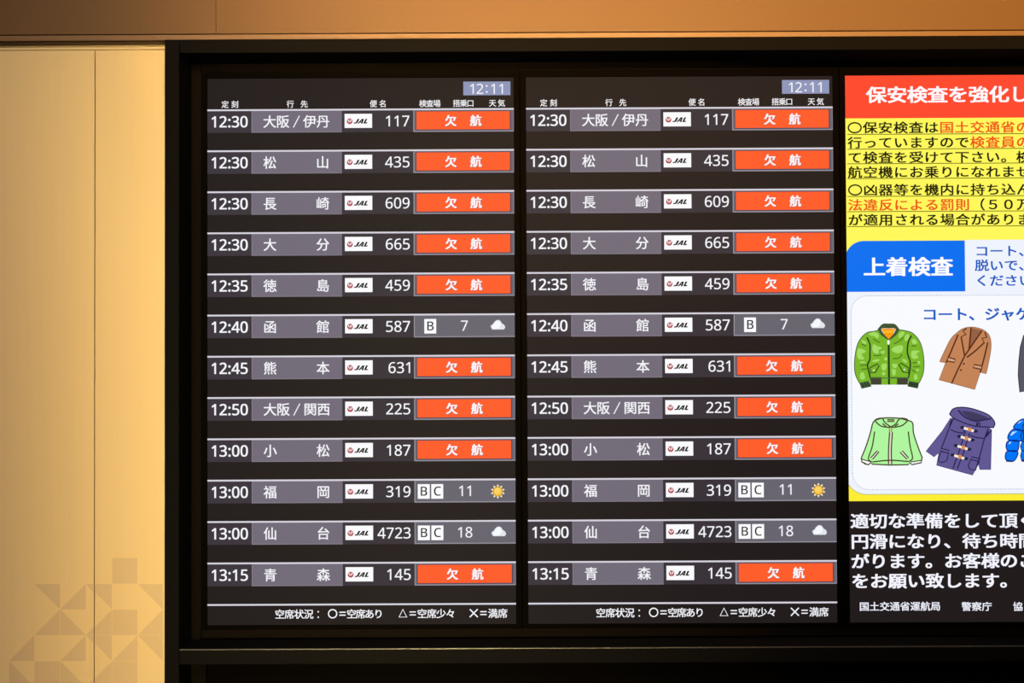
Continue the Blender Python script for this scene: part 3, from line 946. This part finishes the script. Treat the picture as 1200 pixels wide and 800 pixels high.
def duffle_coat():
    f = Flat(zoom(1080, 470))
    N, D, L_ = (98, 88, 148), (84, 76, 128), (36, 32, 74)
    body = [(300, 175), (215, 310), (45, 522), (130, 578), (180, 540), (155, 665), (355, 720), (530, 768), (590, 655), (605, 710), (718, 712), (728, 300), (700, 270)]
    f.poly(body, N, 4)
    f.stroke(body, 4 * SW, (70, 64, 112), 5, True)
    hood = smooth([(290, 135), (320, 85), (380, 64), (480, 68), (600, 100), (700, 145), (750, 200), (762, 240), (745, 275)], False) + smooth([(745, 275), (680, 268), (610, 265), (540, 255), (440, 225), (340, 180), (290, 135)], False)[1:-1]
    f.poly(hood, N, 6)
    f.stroke(hood, 6 * SW, L_, 7, True)
    inner = smooth([(378, 92), (430, 92), (520, 108), (620, 140), (720, 185), (660, 192), (570, 206), (500, 190), (430, 150)], True, 3)
    f.poly(inner, D, 7)
    f.poly(smooth([(420, 112), (500, 108), (600, 135), (680, 172), (570, 200), (500, 180)], True, 3), (66, 58, 96), 8)
    f.stroke(smooth([(378, 92), (430, 150), (500, 190), (570, 206), (660, 192), (720, 182)], False), 7 * SW, L_, 8)
    f.stroke([(565, 222), (608, 228), (602, 266)], 7 * SW, L_, 8)
    f.disc(578, 244, 12, (14, 12, 24), 8, 12)
    for p in ([(330, 180), (290, 270), (205, 490)], [(692, 285), (650, 400), (600, 590), (560, 720)], [(300, 295), (360, 320), (430, 332), (445, 300)], [(505, 355), (560, 375), (655, 388), (700, 310)],
              [(455, 310), (385, 540), (325, 700)], [(500, 330), (430, 550), (370, 705)], [(728, 300), (670, 370)], [(310, 190), (290, 260)]):
        f.stroke(p, 6 * SW, L_, 6)
    for p in ([(205, 490), (288, 512), (280, 540), (195, 520)], [(200, 520), (280, 540), (260, 620), (210, 638), (170, 620)], [(520, 578), (610, 598), (600, 628), (510, 606)], [(512, 606), (600, 628), (555, 722), (500, 705), (485, 670)]):
        f.stroke(p, 6 * SW, L_, 6, True)
    for cx, cy in ((492, 292), (460, 384), (426, 480), (392, 578)):
        for sx in (-1, 1):
            f.disc(cx + sx * 68, cy + sx * 19, 24, (40, 34, 62), 7, 14, 17)
        f.poly([(cx - 50, cy - 26), (cx + 56, cy + 6), (cx + 46, cy + 30), (cx - 56, cy - 2)], (250, 240, 226), 8)
        f.poly([(cx - 14, cy - 20), (cx + 22, cy - 18), (cx + 26, cy + 18), (cx - 8, cy + 22)], (222, 144, 74), 9)
    return f


def grey_coat():
    f = Flat(zoom(1170, 370, 8.0))
    C, L_ = (88, 86, 100), (48, 44, 60)
    half = [(392, 120), (330, 128), (270, 150), (235, 185), (205, 290), (190, 430), (185, 560), (200, 715), (262, 702), (268, 640), (262, 760), (392, 770)]
    mir = [(784 - x, y) for x, y in half][::-1]
    f.poly(half + mir[1:-1], C, 4)
    f.stroke(half + mir[1:-1], 5 * SW, L_, 5, True)
    for p in ([(270, 280), (268, 640)], [(514, 280), (516, 640)], [(392, 330), (392, 770)], [(330, 130), (392, 330)], [(454, 130), (392, 330)]):
        f.stroke(p, 7 * SW, L_, 6)
    f.poly([(345, 124), (439, 124), (392, 290)], (62, 60, 74), 5)
    return f


def puffer_jacket():
    f = Flat(zoom(1165, 470))
    B, L_, N = (0, 118, 250), (10, 40, 130), (20, 52, 120)
    cx = 470

    def M(p):
        return [(2 * cx - x, y) for x, y in p]
    sleeves = [[(310, 185), (258, 205), (210, 250), (208, 285), (300, 305), (330, 250)], [(210, 290), (165, 320), (142, 370), (160, 405), (290, 412), (305, 345), (290, 305)],
               [(150, 412), (125, 450), (128, 495), (150, 515), (235, 520), (255, 470), (250, 412)], [(140, 520), (116, 560), (125, 612), (195, 625), (235, 580), (240, 520)]]
    rows = [[(330, 200), (300, 250), (295, 305), (cx, 315), (cx, 200)], [(295, 305), (275, 360), (290, 420), (cx, 425), (cx, 315)], [(290, 420), (272, 470), (285, 515), (cx, 520), (cx, 425)], [(285, 515), (275, 570), (282, 610), (cx, 616), (cx, 520)]]
    for p in sleeves + rows:
        for q in (p, M(p)):
            s = smooth(q, True, 4) if p in sleeves else q
            f.poly(s, B, 4)
            f.stroke(s, 6 * SW, L_, 6, True)
    for p in ([(122, 605), (198, 620), (190, 634), (124, 630)], [(280, 606), (cx, 612), (cx, 632), (284, 630)]):
        f.poly(p, N, 7)
        f.poly(M(p), N, 7)
    for p in ([(240, 240), (262, 212), (300, 202), (262, 225)], [(168, 352), (190, 318), (240, 312), (205, 335), (180, 358)], [(148, 445), (160, 424), (180, 420), (158, 448)]):
        f.poly(p, (190, 232, 255), 7)
        f.poly(M(p), (190, 232, 255), 7)
    col = [(330, 200), (380, 165), (cx, 158), (560, 165), (610, 200), (cx, 215)]
    f.poly(col, B, 5)
    f.stroke(col, 6 * SW, L_, 6, True)
    f.stroke([(cx, 215), (cx, 630)], 9 * SW, L_, 7)
    return f


for fn, lab in ((camo_jacket, 'picture of a green camouflage jacket with orange lining'), (brown_coat, 'picture of a brown coat'), (grey_coat, 'picture of a dark grey coat'),
                (green_hoodie, 'picture of a pale green zipped hoodie'), (duffle_coat, 'picture of a purple duffle coat with white toggles'), (puffer_jacket, 'picture of a bright blue padded jacket')):
    props(fn().build('jacket_picture', jp), lab)
